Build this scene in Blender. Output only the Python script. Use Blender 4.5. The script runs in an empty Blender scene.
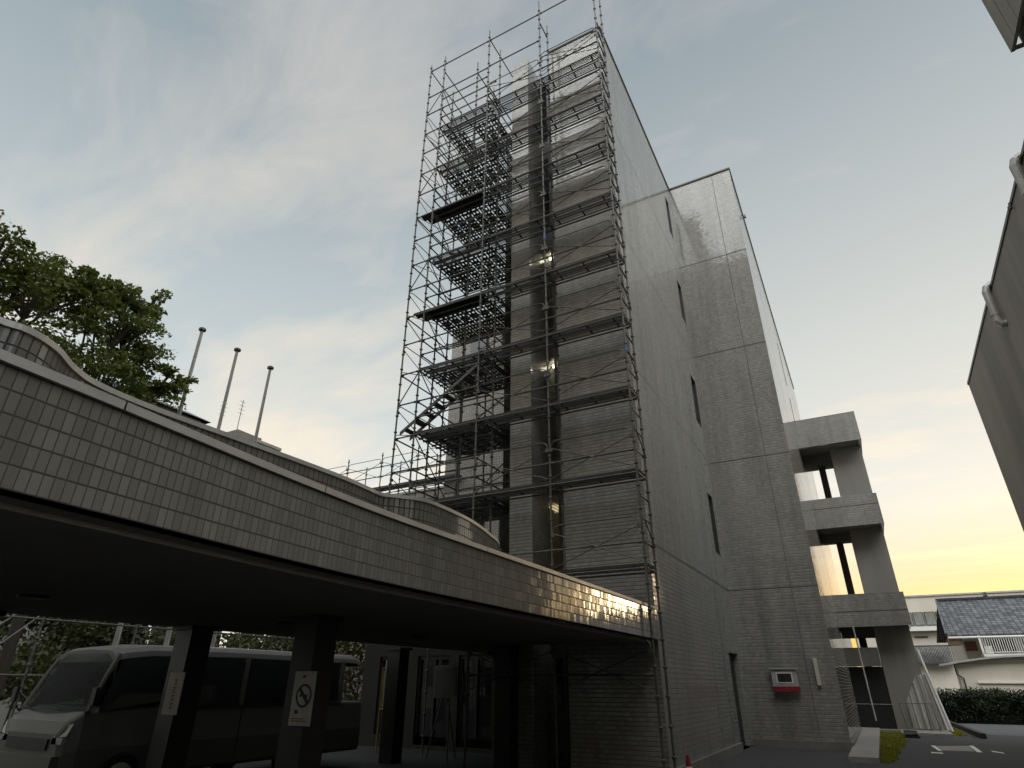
import bpy, math, random
from mathutils import Vector, Matrix, Quaternion
random.seed(7)
sc = bpy.context.scene
COL = sc.collection
R = math.radians
PI = math.pi

# ------------------------------------------------------------------ mesh helper
class MB:
    def __init__(s): s.v=[]; s.f=[]; s.uv=[]; s.mi=[]; s.sm=[]
    def quad(s, pts, uv=None, mi=0, smooth=False):
        i=len(s.v); s.v+= [tuple(p) for p in pts]; s.f.append(tuple(range(i,i+len(pts))))
        if uv is None:
            a,b,c=Vector(pts[0]),Vector(pts[1]),Vector(pts[2]); n=(b-a).cross(c-a)
            ax=max(range(3),key=lambda k:abs(n[k]))
            if ax==0: uv=[(p[1],p[2]) for p in pts]
            elif ax==1: uv=[(p[0],p[2]) for p in pts]
            else: uv=[(p[0],p[1]) for p in pts]
        s.uv.append(uv); s.mi.append(mi); s.sm.append(smooth); return s
    def box(s, x0,x1,y0,y1,z0,z1, mi=0, skip=''):
        if x0>x1:x0,x1=x1,x0
        if y0>y1:y0,y1=y1,y0
        if z0>z1:z0,z1=z1,z0
        F={'-x':[(x0,y1,z0),(x0,y0,z0),(x0,y0,z1),(x0,y1,z1)],'+x':[(x1,y0,z0),(x1,y1,z0),(x1,y1,z1),(x1,y0,z1)],
           '-y':[(x0,y0,z0),(x1,y0,z0),(x1,y0,z1),(x0,y0,z1)],'+y':[(x1,y1,z0),(x0,y1,z0),(x0,y1,z1),(x1,y1,z1)],
           '-z':[(x0,y1,z0),(x1,y1,z0),(x1,y0,z0),(x0,y0,z0)],'+z':[(x0,y0,z1),(x1,y0,z1),(x1,y1,z1),(x0,y1,z1)]}
        for k,q in F.items():
            if k not in skip: s.quad(q,mi=mi)
        return s
    def tube(s, pts, r, n=8, cap=True, mi=0):
        pts=[Vector(p) for p in pts]; rs=r if isinstance(r,(list,tuple)) else [r]*len(pts)
        rings=[]; prev=None
        for i,p in enumerate(pts):
            if i==0: d=pts[1]-p
            elif i==len(pts)-1: d=p-pts[i-1]
            else: d=(pts[i+1]-p).normalized()+(p-pts[i-1]).normalized()
            d.normalize()
            if prev is None:
                u=d.cross(Vector((0,0,1)) if abs(d.z)<.9 else Vector((1,0,0))).normalized()
            else:
                u=(prev-d*prev.dot(d)).normalized()
            prev=u; w=d.cross(u)
            rings.append([p+(u*math.cos(2*PI*k/n)+w*math.sin(2*PI*k/n))*rs[i] for k in range(n)])
        L=0
        for i in range(len(pts)-1):
            L2=L+(pts[i+1]-pts[i]).length
            for k in range(n):
                j=(k+1)%n
                s.quad([rings[i][k],rings[i][j],rings[i+1][j],rings[i+1][k]],[(k/n*.3,L),((k+1)/n*.3,L),((k+1)/n*.3,L2),(k/n*.3,L2)],mi,n>5)
            L=L2
        if cap:
            s.quad(list(reversed(rings[0])),mi=mi); s.quad(rings[-1],mi=mi)
        return s
    def cells(s, axis, c, a0,a1,z0,z1, holes, depth, mi=0, sgn=1):
        """wall sheet at axis=c spanning a0..a1, z0..z1 with rectangular holes and their reveals (towards +depth)"""
        A=sorted({a0,a1,*[h[0] for h in holes],*[h[1] for h in holes]}); Z=sorted({z0,z1,*[h[2] for h in holes],*[h[3] for h in holes]})
        P=(lambda a,z,d=0:(c+d,a,z)) if axis=='x' else (lambda a,z,d=0:(a,c+d,z))
        for i in range(len(A)-1):
            for j in range(len(Z)-1):
                am=(A[i]+A[i+1])/2; zm=(Z[j]+Z[j+1])/2
                if any(h[0]<am<h[1] and h[2]<zm<h[3] for h in holes): continue
                s.quad([P(A[i],Z[j]),P(A[i+1],Z[j]),P(A[i+1],Z[j+1]),P(A[i],Z[j+1])],mi=mi)
        for h in holes:
            b0,b1,w0,w1=h[:4]
            s.quad([P(b0,w0),P(b0,w1),P(b0,w1,depth),P(b0,w0,depth)],mi=mi); s.quad([P(b1,w0),P(b1,w1),P(b1,w1,depth),P(b1,w0,depth)],mi=mi)
            s.quad([P(b0,w0),P(b1,w0),P(b1,w0,depth),P(b0,w0,depth)],mi=mi); s.quad([P(b0,w1),P(b1,w1),P(b1,w1,depth),P(b0,w1,depth)],mi=mi)
        return s
    def data(s, name, mats, origin=(0,0,0)):
        me=bpy.data.meshes.new(name); o=Vector(origin)
        me.from_pydata([tuple(Vector(p)-o) for p in s.v],[],s.f)
        uvl=me.uv_layers.new(name='UVMap'); flat=[]
        for u in s.uv:
            for a in u: flat+= [a[0],a[1]]
        uvl.data.foreach_set('uv',flat)
        for m in mats: me.materials.append(m)
        me.polygons.foreach_set('material_index',s.mi); me.polygons.foreach_set('use_smooth',s.sm)
        me.update(); return me

def new(name, data, parent=None, loc=(0,0,0), rz=0):
    o=bpy.data.objects.new(name,data); COL.objects.link(o); o.parent=parent; o.location=loc
    if rz: o.rotation_euler=(0,0,rz)
    return o
def tag(o,label=None,cat=None,group=None,kind=None):
    if label:o['label']=label
    if cat:o['category']=cat
    if group:o['group']=group
    if kind:o['kind']=kind
    return o
def root(name,loc,label,cat,group=None,rz=0):
    return tag(new(name,None,None,loc,rz),label,cat,group)
def part(name, mb, mat, parent, label=None):
    """mb in world coordinates (parent unrotated)"""
    mats=mat if isinstance(mat,list) else [mat]
    o=new(name, mb.data(name,mats,wloc(parent)),parent)
    if label:o['label']=label
    return o
def wloc(o):
    v=Vector((0,0,0))
    while o is not None: v+=o.location; o=o.parent
    return v
def struct(name,mb,mat): return tag(new(name,mb.data(name,[mat])),kind='structure')

# ------------------------------------------------------------------ materials
def nodes(name):
    m=bpy.data.materials.new(name); m.use_nodes=True; nt=m.node_tree
    return m,nt,nt.nodes['Principled BSDF']
def N(nt,t,**k):
    n=nt.nodes.new(t)
    for a,b in k.items():
        if a.startswith('i_'):
            key=a[2:]; key=int(key) if key.isdigit() else key
            n.inputs[key].default_value=b
        else: setattr(n,a,b)
    return n
def M(nt,op,a,b=None,c=None,clamp=False):
    n=nt.nodes.new('ShaderNodeMath'); n.operation=op; n.use_clamp=clamp
    for i,x in enumerate((a,b,c)):
        if x is None: continue
        if hasattr(x,'is_linked') or hasattr(x,'links'): nt.links.new(x,n.inputs[i])
        else: n.inputs[i].default_value=x
    return n.outputs[0]
def mixc(nt,f,a,b,bt='MIX'):
    n=nt.nodes.new('ShaderNodeMix'); n.data_type='RGBA'; n.blend_type=bt
    for idx,x in ((0,f),(6,a),(7,b)):
        if hasattr(x,'links'): nt.links.new(x,n.inputs[idx])
        else: n.inputs[idx].default_value=(x if idx==0 or len(x)==4 else (*x,1))
    return n.outputs[2]
def c4(c): return (*c,1)

def simple(name,col,rough=.6,metal=0,var=.25,scale=3,bump=0,spec=.5,streak=False,coat=0):
    m,nt,b=nodes(name)
    tc=N(nt,'ShaderNodeNewGeometry'); mp=N(nt,'ShaderNodeMapping'); nt.links.new(tc.outputs['Position'],mp.inputs[0])
    if streak: mp.inputs['Scale'].default_value=(1,1,.12)
    no=N(nt,'ShaderNodeTexNoise',i_Scale=scale,i_Detail=6.0,i_Roughness=.65); nt.links.new(mp.outputs[0],no.inputs['Vector'])
    f=M(nt,'MULTIPLY_ADD',no.outputs[0],2.2,-.6,clamp=True)
    lo=tuple(x*(1-var) for x in col); hi=tuple(min(1,x*(1+var)) for x in col)
    nt.links.new(mixc(nt,f,lo,hi),b.inputs['Base Color'])
    nt.links.new(M(nt,'MULTIPLY_ADD',f,.15,max(0,rough-.07)),b.inputs['Roughness'])
    b.inputs['Metallic'].default_value=metal; b.inputs['Specular IOR Level'].default_value=spec
    if coat: b.inputs['Coat Weight'].default_value=coat; b.inputs['Coat Roughness'].default_value=.05
    if bump:
        n2=N(nt,'ShaderNodeTexNoise',i_Scale=scale*8,i_Detail=4.0); nt.links.new(tc.outputs['Position'],n2.inputs['Vector'])
        bp=N(nt,'ShaderNodeBump',i_Strength=.6,i_Distance=bump); nt.links.new(n2.outputs[0],bp.inputs['Height']); nt.links.new(bp.outputs[0],b.inputs['Normal'])
    return m

def tilemat(name,w,h,col,dark,grout,rough,tilt,gap=.006,bond=0.,joint=0.,stain=.35,ior=1.55,wob=.0,vg=1.0):
    m,nt,b=nodes(name); L=nt.links.new
    uv=N(nt,'ShaderNodeUVMap'); sp=N(nt,'ShaderNodeSeparateXYZ'); L(uv.outputs[0],sp.inputs[0])
    U,V=sp.outputs[0],sp.outputs[1]
    v=M(nt,'DIVIDE',V,h); vf=M(nt,'FLOOR',v)
    u=M(nt,'DIVIDE',U,w)
    if bond: u=M(nt,'ADD',u,M(nt,'MULTIPLY',M(nt,'MODULO',vf,2.0),bond))
    uf=M(nt,'FLOOR',u); fu=M(nt,'FRACT',u); fv=M(nt,'FRACT',v)
    du=M(nt,'MULTIPLY',M(nt,'MINIMUM',fu,M(nt,'SUBTRACT',1.0,fu)),w); dv=M(nt,'MULTIPLY',M(nt,'MINIMUM',fv,M(nt,'SUBTRACT',1.0,fv)),h)
    d=M(nt,'MINIMUM',M(nt,'MULTIPLY',du,1/vg),dv)
    mask=M(nt,'SUBTRACT',1.0,M(nt,'DIVIDE',M(nt,'SUBTRACT',d,gap*.5),gap*.35,clamp=True),clamp=True)
    mask=M(nt,'MULTIPLY',mask,1.0)
    cv=N(nt,'ShaderNodeCombineXYZ'); L(uf,cv.inputs[0]); L(vf,cv.inputs[1])
    wn=N(nt,'ShaderNodeTexWhiteNoise',noise_dimensions='3D'); L(cv.outputs[0],wn.inputs['Vector'])
    geo=N(nt,'ShaderNodeNewGeometry')
    big=N(nt,'ShaderNodeTexNoise',i_Scale=.55,i_Detail=5.0,i_Roughness=.6)
    mp=N(nt,'ShaderNodeMapping'); mp.inputs['Scale'].default_value=(1,1,.35); L(geo.outputs['Position'],mp.inputs[0]); L(mp.outputs[0],big.inputs['Vector'])
    st=N(nt,'ShaderNodeTexNoise',i_Scale=2.2,i_Detail=5.0,i_Roughness=.7)
    mp2=N(nt,'ShaderNodeMapping'); mp2.inputs['Scale'].default_value=(1,1,.08); L(geo.outputs['Position'],mp2.inputs[0]); L(mp2.outputs[0],st.inputs['Vector'])
    stf=M(nt,'MULTIPLY_ADD',st.outputs[0],3.0,-1.35,clamp=True); bgf=M(nt,'MULTIPLY_ADD',big.outputs[0],2.4,-.7,clamp=True)
    c=mixc(nt,wn.outputs['Value'],dark,col)
    dk=M(nt,'SUBTRACT',1.0,M(nt,'MULTIPLY',M(nt,'ADD',M(nt,'MULTIPLY',stf,.6),M(nt,'MULTIPLY',bgf,.4)),stain))
    cc=N(nt,'ShaderNodeCombineColor'); [L(dk,cc.inputs[i]) for i in range(3)]
    c=mixc(nt,1.0,c,cc.outputs[0],'MULTIPLY')
    c=mixc(nt,mask,c,grout)
    if joint:
        fj=M(nt,'FRACT',M(nt,'DIVIDE',M(nt,'ADD',V,.0175),joint)); jm=M(nt,'LESS_THAN',fj,.04/joint)
        c=mixc(nt,jm,c,(.02,.019,.017)); mask=M(nt,'MAXIMUM',mask,jm)
    L(c,b.inputs['Base Color'])
    rr=M(nt,'ADD',M(nt,'MULTIPLY',mask,.6),M(nt,'ADD',rough,M(nt,'MULTIPLY',bgf,.05)))
    L(rr,b.inputs['Roughness']); b.inputs['IOR'].default_value=ior
    # every tile is set at a slightly different angle
    sv=N(nt,'ShaderNodeVectorMath',operation='SUBTRACT'); L(wn.outputs['Color'],sv.inputs[0]); sv.inputs[1].default_value=(.5,.5,.5)
    sc_=N(nt,'ShaderNodeVectorMath',operation='SCALE'); L(sv.outputs[0],sc_.inputs[0]); sc_.inputs['Scale'].default_value=tilt
    ad=N(nt,'ShaderNodeVectorMath',operation='ADD'); L(geo.outputs['Normal'],ad.inputs[0]); L(sc_.outputs[0],ad.inputs[1])
    nm=N(nt,'ShaderNodeVectorMath',operation='NORMALIZE'); L(ad.outputs[0],nm.inputs[0])
    wv=N(nt,'ShaderNodeTexNoise',i_Scale=14.0,i_Detail=2.0); L(geo.outputs['Position'],wv.inputs['Vector'])
    hgt=M(nt,'ADD',M(nt,'MULTIPLY',M(nt,'SUBTRACT',1.0,mask),.004),M(nt,'MULTIPLY',wv.outputs[0],wob))
    bp=N(nt,'ShaderNodeBump',i_Strength=.7,i_Distance=1.0); L(hgt,bp.inputs['Height']); L(nm.outputs[0],bp.inputs['Normal'])
    L(bp.outputs[0],b.inputs['Normal'])
    return m

def leafmat(name,c1,c2):
    m,nt,b=nodes(name); L=nt.links.new
    g=N(nt,'ShaderNodeNewGeometry'); no=N(nt,'ShaderNodeTexNoise',i_Scale=.9,i_Detail=3.0); L(g.outputs['Position'],no.inputs['Vector'])
    n3=N(nt,'ShaderNodeTexNoise',i_Scale=9.0,i_Detail=2.0); L(g.outputs['Position'],n3.inputs['Vector'])
    f=M(nt,'MULTIPLY_ADD',M(nt,'ADD',no.outputs[0],n3.outputs[0]),1.6,-1.1,clamp=True)
    c=mixc(nt,f,c1,c2); L(c,b.inputs['Base Color']); b.inputs['Roughness'].default_value=.55
    tr=N(nt,'ShaderNodeBsdfTranslucent'); L(c,tr.inputs[0]); mx=N(nt,'ShaderNodeMixShader'); mx.inputs[0].default_value=.35
    L(b.outputs[0],mx.inputs[1]); L(tr.outputs[0],mx.inputs[2]); L(mx.outputs[0],nt.nodes['Material Output'].inputs[0])
    return m
def glass(name,col=(.02,.022,.024),rough=.03,trans=0):
    m,nt,b=nodes(name); b.inputs['Base Color'].default_value=c4(col); b.inputs['Roughness'].default_value=rough
    b.inputs['Specular IOR Level'].default_value=.6; b.inputs['Transmission Weight'].default_value=trans
    if trans: b.inputs['IOR'].default_value=1.02
    return m
def emit(name,col,s):
    m,nt,b=nodes(name); b.inputs['Base Color'].default_value=c4(col); b.inputs['Emission Color'].default_value=c4(col); b.inputs['Emission Strength'].default_value=s
    return m

STOREY=4.33
T_TOWER=tilemat('glazed_wall_tile',.12,.095,(.35,.348,.325),(.275,.272,.252),(.12,.116,.104),.055,.012,gap=.012,bond=.5,joint=STOREY,stain=.62,wob=.0003,vg=.3,ior=1.75)
T_FRONT=tilemat('glazed_front_tile',.12,.08,(.47,.47,.445),(.37,.368,.348),(.15,.145,.13),.08,.03,gap=.014,bond=.5,joint=0,stain=.55,wob=.001,vg=.3,ior=1.75)
T_FASC=tilemat('fascia_tile',.054,.112,(.25,.25,.232),(.19,.19,.175),(.016,.015,.013),.07,.032,gap=.008,joint=0,stain=.45,wob=.0008,ior=1.85,vg=.6)
T_UP=tilemat('upstand_tile',.06,.112,(.20,.198,.185),(.15,.148,.137),(.02,.019,.017),.06,.035,gap=.008,joint=0,stain=.25,wob=.0006)
T_REAR=tilemat('rear_wall_tile',.24,.105,(.36,.35,.32),(.28,.27,.245),(.14,.135,.12),.3,.02,gap=.012,bond=.5,joint=STOREY,stain=.4)
METAL_COP=simple('coping_metal',(.46,.46,.44),.45,.25,.15,4,streak=False)
SCAF=simple('galvanised_pipe',(.115,.115,.108),.5,.3,.4,7)
SCAF_DK=simple('weathered_deck_steel',(.055,.054,.05),.65,.25,.4,6)
BLUE=simple('blue_tape',(.05,.16,.35),.5)
CONC=simple('render_concrete',(.27,.262,.235),.8,0,.22,1.3,.004,streak=True)
CONC_DK=simple('grimy_concrete',(.17,.165,.15),.85,0,.35,1.0,.004,streak=True)
SOFFIT=simple('painted_soffit',(.38,.365,.33),.8,0,.12,.8)
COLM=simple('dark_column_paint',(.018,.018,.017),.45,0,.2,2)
ASPH=simple('asphalt',(.05,.05,.052),.9,0,.3,5,.006)
PAVE=simple('paving',(.27,.26,.24),.8,0,.2,3,.003)
ROADM=simple('road_surface',(.10,.10,.105),.9,0,.25,2,.004)
WHITE=simple('white_paint',(.75,.74,.70),.6,0,.12,8)
GRASS=leafmat('grass_blade',(.14,.17,.015),(.32,.30,.03))
LEAF=leafmat('tree_leaf',(.075,.11,.022),(.20,.225,.05))
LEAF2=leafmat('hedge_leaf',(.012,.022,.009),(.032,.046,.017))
LEAF3=leafmat('shrub_leaf',(.035,.05,.014),(.10,.105,.03))
BARK=simple('bark',(.045,.038,.030),.9,0,.3,6,.01)
GL=glass('dark_window_glass')
GLV=glass('vehicle_glass',(.55,.6,.6),.0,.93)
FRAME=simple('window_frame_aluminium',(.10,.10,.10),.4,.6,.2,5)
BLACK=simple('black_plastic',(.012,.012,.012),.5)
VAN=simple('van_paint_silver',(.12,.12,.115),.5,.1,.06,1.5)
RUBBER=simple('tyre_rubber',(.015,.015,.015),.85)
REDP=simple('red_paint',(.26,.02,.03),.45)
CREAM=simple('cream_render',(.62,.58,.49),.8,0,.1,.8,.002,streak=True)
SEAT=simple('seat_fabric',(.10,.10,.11),.9)
LAMP=emit('fluorescent_tube',(1,.93,.68),7)
LAMPW=emit('warm_lamp',(1,.80,.45),5)

# ------------------------------------------------------------------ camera
F=599.23; yaw,pit,rol=R(-28.9726),R(26.568),R(.3345); EYE=1.6
f=Vector((math.sin(yaw)*math.cos(pit),math.cos(yaw)*math.cos(pit),math.sin(pit))); r=Vector((math.cos(yaw),-math.sin(yaw),0)); u=r.cross(f)
r2=r*math.cos(rol)+u*math.sin(rol); u2=-r*math.sin(rol)+u*math.cos(rol)
cd=bpy.data.cameras.new('camera'); cam=bpy.data.objects.new('camera',cd); COL.objects.link(cam); sc.camera=cam
cam.matrix_world=Matrix(((r2.x,u2.x,-f.x,0),(r2.y,u2.y,-f.y,0),(r2.z,u2.z,-f.z,EYE),(0,0,0,1)))
cd.sensor_width=36; cd.lens=F/1024*36; cd.clip_start=.05; cd.clip_end=5000

# ------------------------------------------------------------------ ground
g=MB(); g.quad([(-900,-900,0),(900,-900,0),(900,900,0),(-900,900,0)]); struct('ground',g,ASPH)
g=MB(); g.quad([(-14.5,-6,.004),(-4.2,-6,.004),(-4.2,12.6,.004),(-14.5,19.5,.004)]); struct('driveway',g,simple('dark_driveway',(.022,.022,.022),.9,0,.3,4,.004))
g=MB(); g.quad([(2.3,31,.004),(60,24,.004),(60,39.2,.004),(2.3,39.2,.004)]); struct('road',g,ROADM)
# paving strip round the block foot, a step up from the tarmac
g=MB(); g.box(-1.03,-.40,18.2,30.9,0,.12); g.box(.28,1.85,28.6,33.5,0,.10); g.box(-.40,.28,30.2,33.5,0,.09); struct('pavement',g,PAVE)
g=MB()
for q in ([(2.62,28.5),(2.78,28.5),(2.42,39.9),(2.28,39.9)],):
    b0=[(x,y,0) for x,y in q]; b1=[(x,y,.16) for x,y in q]; g.quad(b1)
    for i in range(4): g.quad([b0[i],b0[(i+1)%4],b1[(i+1)%4],b1[i]])
struct('kerb',g,simple('black_kerb',(.02,.02,.02),.8))
# painted marks: hollow white bay mark with a grey patch
g=MB()
def poly(pts,z=.008): g.quad([(x,y,z) for x,y in pts])
poly([(1.03,24.4),(.92,24.4),(1.00,22.6),(1.10,22.6)]); poly([(1.93,25.0),(2.04,25.0),(2.02,22.7),(1.90,22.7)])
poly([(.80,22.05),(.80,21.75),(1.06,21.70),(1.06,22.0)]); poly([(2.28,23.4),(2.28,23.0),(2.50,22.6),(2.50,23.0)])
struct('road_marking',g,WHITE)
g=MB(); g.quad([(1.12,22.8,.006),(1.88,22.9,.006),(1.92,24.9,.006),(1.05,24.3,.006)]); struct('patched_tarmac',g,PAVE)
for nm,bnds,n in (('grass_strip',[(-.38,.34,18.4,29.6)],8200),('grass_verge',[(1.92,2.3,29.5,39.0)],2200)):
    gm=MB()
    for x0,x1,y0,y1 in bnds:
        for i in range(n):
            x=random.uniform(x0,x1); y=random.uniform(y0,y1)
            if nm=='grass_strip' and x> x0+(x1-x0)*(.30+.70*min(1,(y-18)/8))+.05*math.sin(y*3): continue
            h=random.uniform(.04,.11); a=random.uniform(0,PI); dx,dy=math.cos(a)*.022,math.sin(a)*.022; lx,ly=random.uniform(-.04,.04),random.uniform(-.04,.04)
            gm.quad([(x-dx,y-dy,0.0),(x+dx,y+dy,0),(x+lx,y+ly,h)])
    tag(new(nm,gm.data(nm,[GRASS])),'yellow-green grass strip beside the paving at the foot of the tiled block' if nm=='grass_strip' else 'small grass verge beside the low black kerb','grass',kind='stuff')

# ------------------------------------------------------------------ tiled building
X0=-3.69; X1=-1.05; YF=12.70; YB=21.29; ZT=21.70; YE=46.0
bld=root('tiled_building',((X0+X1)/2,YB,0),'tall grey glazed-tile building with slit windows, stepping back beside the scaffold','building')
slits=[(20.08,20.62,18.4,20.35),(20.05,20.70,14.2,15.95),(20.02,20.74,9.85,11.7),(20.02,20.70,5.35,7.3)]
door=(19.75,21.15,.0,2.45)
w=MB(); w.cells('x',X0,YF,YB,0,ZT,slits+[door],-.22)
part('wall',w,T_TOWER,bld,'smooth side wall of the scaffolded tower with a row of slit windows')
for h in slits:
    p=MB(); y0,y1,z0,z1=h; x=X0-.17
    for a in ((y0,y0+.04,z0,z1),(y1-.04,y1,z0,z1),(y0+.04,y1-.04,z0,z0+.04),(y0+.04,y1-.04,z1-.04,z1)):
        p.box(x-.03,x+.03,a[0],a[1],a[2],a[3])
    wd=part('window',p,FRAME,bld); q=MB(); q.box(X0-.14,X0+.012,y1-.05,y1-.002,z0+.003,z1-.003); q.box(X0-.14,X0+.012,y0+.002,y0+.03,z0+.003,z1-.003); q.box(X0-.14,X0+.010,y0+.031,y1-.051,z1-.03,z1-.003); part('reveal_shade_liner',q,FRAME,wd); q=MB(); q.box(x-.02,x,y0+.04,y1-.04,z0+.04,z1-.04); part('pane',q,GL,wd)  # dark liner added to put shade into the slit reveals
p=MB(); p.box(X0-.2,X0-.15,door[0]+.002,door[1]-.002,0.01,door[3]-.01); dr=part('door',p,COLM,bld)
p=MB(); p.tube([(X0-.14,door[0]+.15,1.0),(X0-.10,door[0]+.15,1.0),(X0-.10,door[0]+.28,1.0)],.012); part('handle',p,FRAME,dr)
# front block wall + its side wall
w=MB(); w.quad([(X0+.0005,YB,0),(X1,YB,0),(X1,YB,ZT),(X0+.0005,YB,ZT)]); part('wall',w,T_TOWER,bld,'front wall of the narrow tiled block')
w=MB(); w.quad([(X1,YB,0),(X1,YE,0),(X1,YE,ZT),(X1,YB,ZT)]); w.quad([(X1,YE,0),(-9,YE,0),(-9,YE,ZT),(X1,YE,ZT)]); w.quad([(-9,YE,0),(-9,YF+3,0),(-9,YF+3,ZT),(-9,YE,ZT)])
part('wall',w,T_TOWER,bld,'long side wall of the tiled block seen edge on')
# front (scaffolded) face: pier, slot, wide face
SL0,SL1=-6.46,-5.66; PX=-7.08
w=MB(); w.quad([(SL1,YF,0),(X0,YF,0),(X0,YF,ZT),(SL1,YF,ZT)]); w.quad([(SL1,YF,0),(SL1,YF+1.1,0),(SL1,YF+1.1,ZT),(SL1,YF,ZT)])
part('wall',w,T_FRONT,bld,'wide tiled front face behind the scaffold')
w=MB(); w.box(PX,SL0,YF,YF+3.1,0,ZT+.25); part('pier',w,T_FRONT,bld)
w=MB(); w.quad([(PX,YF+3,0),(-9,YF+3,0),(-9,YF+3,ZT-1),(PX,YF+3,ZT-1)]); w.quad([(-9,YF+3,ZT-.4),(PX,YF+3,ZT-.4),(PX,YE,ZT-.4),(-9,YE,ZT-.4)])
w=MB(); w.quad([(SL1,YF,ZT),(X0,YF,ZT),(X0,YB,ZT),(SL1,YB,ZT)]); w.quad([(PX,YF+.9,ZT-.6),(SL1,YF+.9,ZT-.6),(SL1,YB,ZT-.6),(PX,YB,ZT-.6)]); w.quad([(-9,YB,ZT),(X1,YB,ZT),(X1,YE,ZT),(-9,YE,ZT)])
w.quad([(PX,YF+3,0),(PX,YB,0),(PX,YB,ZT-.6),(PX,YF+3,ZT-.6)])
part('roof',w,CONC_DK,bld)
cp=MB(); cp.box(SL1+.002,X0+.035,YF-.035,YF+.2,ZT+.002,ZT+.07); cp.box(X0-.2,X0+.035,YF+.2,YB-.04,ZT+.002,ZT+.07); cp.box(X0-.2,X1+.035,YB-.035,YB+.2,ZT+.002,ZT+.07); cp.box(X1-.2,X1+.035,YB+.2,YE,ZT+.002,ZT+.07)
part('coping',cp,CONC_DK,bld)
# slot with glazing, floor bands, lights
gl=MB(); gz=MB()
zs=[0,1.5]+[5.95+k*3.9-.25 for k in range(5)]
for k in range(0,5):
    z0=2.12+k*3.9+.853; z1=6.02+k*3.9-.003
    if k>=0: gz.box(SL0+.002,SL1-.002,YF+.98,YF+1.02,z0,z1)
part('slot_glazing',gz,glass('slot_glass',(.8,.82,.8),.0,.95),bld)
fb=MB()
for k in range(0,6):
    z=2.12+k*3.9; fb.box(SL0+.002,SL1-.002,YF+.93,YF+1.10,z,min(z+.85,ZT-.3))
fb.box(SL0+.30,SL0+.38,YF+.88,YF+.975,0,ZT-.4)
part('slot_mullion',fb,FRAME,bld)
rm=MB()
rm.quad([(SL0-.001,YF+3.4,0),(SL1+1.5,YF+3.4,0),(SL1+1.5,YF+3.4,21),(SL0-.001,YF+3.4,21)])
rm.quad([(SL1+1.5,YF+1.12,0),(SL1+1.5,YF+3.4,0),(SL1+1.5,YF+3.4,21),(SL1+1.5,YF+1.12,21)])
rm.quad([(SL0-.7,YF+3.1,0),(SL0-.7,YF+3.4,0),(SL0-.7,YF+3.4,21),(SL0-.7,YF+3.1,21)])
for k in range(0,6):
    z=2.17+k*3.9; rm.box(SL0-.0005,SL1+1.49,YF+1.12,YF+3.39,z,z+.3)
part('landing_interior',rm,simple('interior_plaster',(.45,.42,.33),.8,0,.08,1),bld)
for k,on_ in ((1,.7),(2,1),(3,1)):
    z=2.17+k*3.9
    fx=MB(); 
    if on_==1:
        fx.box(SL0+.06,SL0+.30,YF+1.25,YF+1.33,z-.16,z-.10); fx.box(SL0+.46,SL0+.74,YF+1.2,YF+1.28,z-.14,z-.08)
    else: fx.box(SL0+.35,SL0+.6,YF+2.2,YF+2.7,z-.1,z-.04)
    part('ceiling_light',fx,LAMP if on_==1 else LAMPW,bld)
# vertical expansion joint, foot plinth, downpipe, side lamp
p=MB(); p.box(-1.82,-1.802,YB-.004,YB-.001,.33,ZT-.02); part('expansion_joint',p,simple('sealant',(.10,.095,.085),.8),bld)
p=MB(); p.box(X0+.06,X1+.06,YB-.06,YB-.001,0,.2); p.box(X0+.001,X0+.06,YF+.1,door[0]-.1,0,.2); p.box(X1+.001,X1+.06,YB,YB+8,0,.2); part('plinth',p,CONC_DK,bld)
p=MB(); p.box(-1.60,-1.50,YB-.09,YB-.003,1.60,2.32); part('conduit_cover',p,CREAM,bld)
p=MB(); p.tube([(X1+.001,24.3,21.45),(X1+.10,24.3,21.5),(X1+.10,24.3,21.3)],[.02,.02,.06]); part('wall_lamp',p,FRAME,bld)
p=MB()
for (y,z0,z1) in ((33,12.5,15.5),(33,16.5,19.0)): p.box(X1-.02,X1+.012,y,y+.5,z0,z1)
part('window',p,GL,bld)
# open stair balconies on the far side
YS=29.9
ww=MB(); ww.box(.22,1.50,YS+.95,YS+4.2,0,12.1); part('stair_wall',ww,CONC,bld)
ww=MB(); ww.box(-.46,-.16,YS+3.6,YS+4.2,0,12.0); part('stair_wall',ww,CONC,bld)
for k,(zt,zb) in enumerate(((13.0,11.62),(9.12,7.80),(5.02,3.76))):
    ww=MB(); ww.box(X1+.003,1.58,YS,YS+.16,zb,zt); ww.box(1.42,1.58,YS+.161,YS+4.2,zb,zt); part('balcony_parapet',ww,T_TOWER,bld)
    ww=MB(); ww.box(X1+.003,1.41,YS+.161,YS+4.2,zb+.05,zb+.28); part('balcony_slab',ww,CONC,bld)
    ww=MB(); ww.box(X1+.01,.21,YS+1.5,YS+1.62,zb+.0-.35,zb+.049); part('slab_beam',ww,CONC_DK,bld)
ww=MB(); ww.box(X1+.003,.217,YS+.96,YS+1.05,0,2.3); part('opening_shade_panel',ww,COLM,bld)  # dark panel stands in for the darkness of the open stair foot
ww=MB(); ww.box(X1+.003,.19,YS+.5,YS+.62,2.305,3.0); part('stair_wall',ww,CONC_DK,bld)
ww=MB(); ww.tube([(X1+.01,YS+.3,.95),(.2,YS+.3,.95)],.02,6); part('handrail',ww,SCAF,bld)
ww=MB(); ww.tube([(-.5,YS-.05,3.8),(-.45,YS-.05,.4)],.03,6); part('downpipe',ww,METAL_COP,bld)

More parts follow.
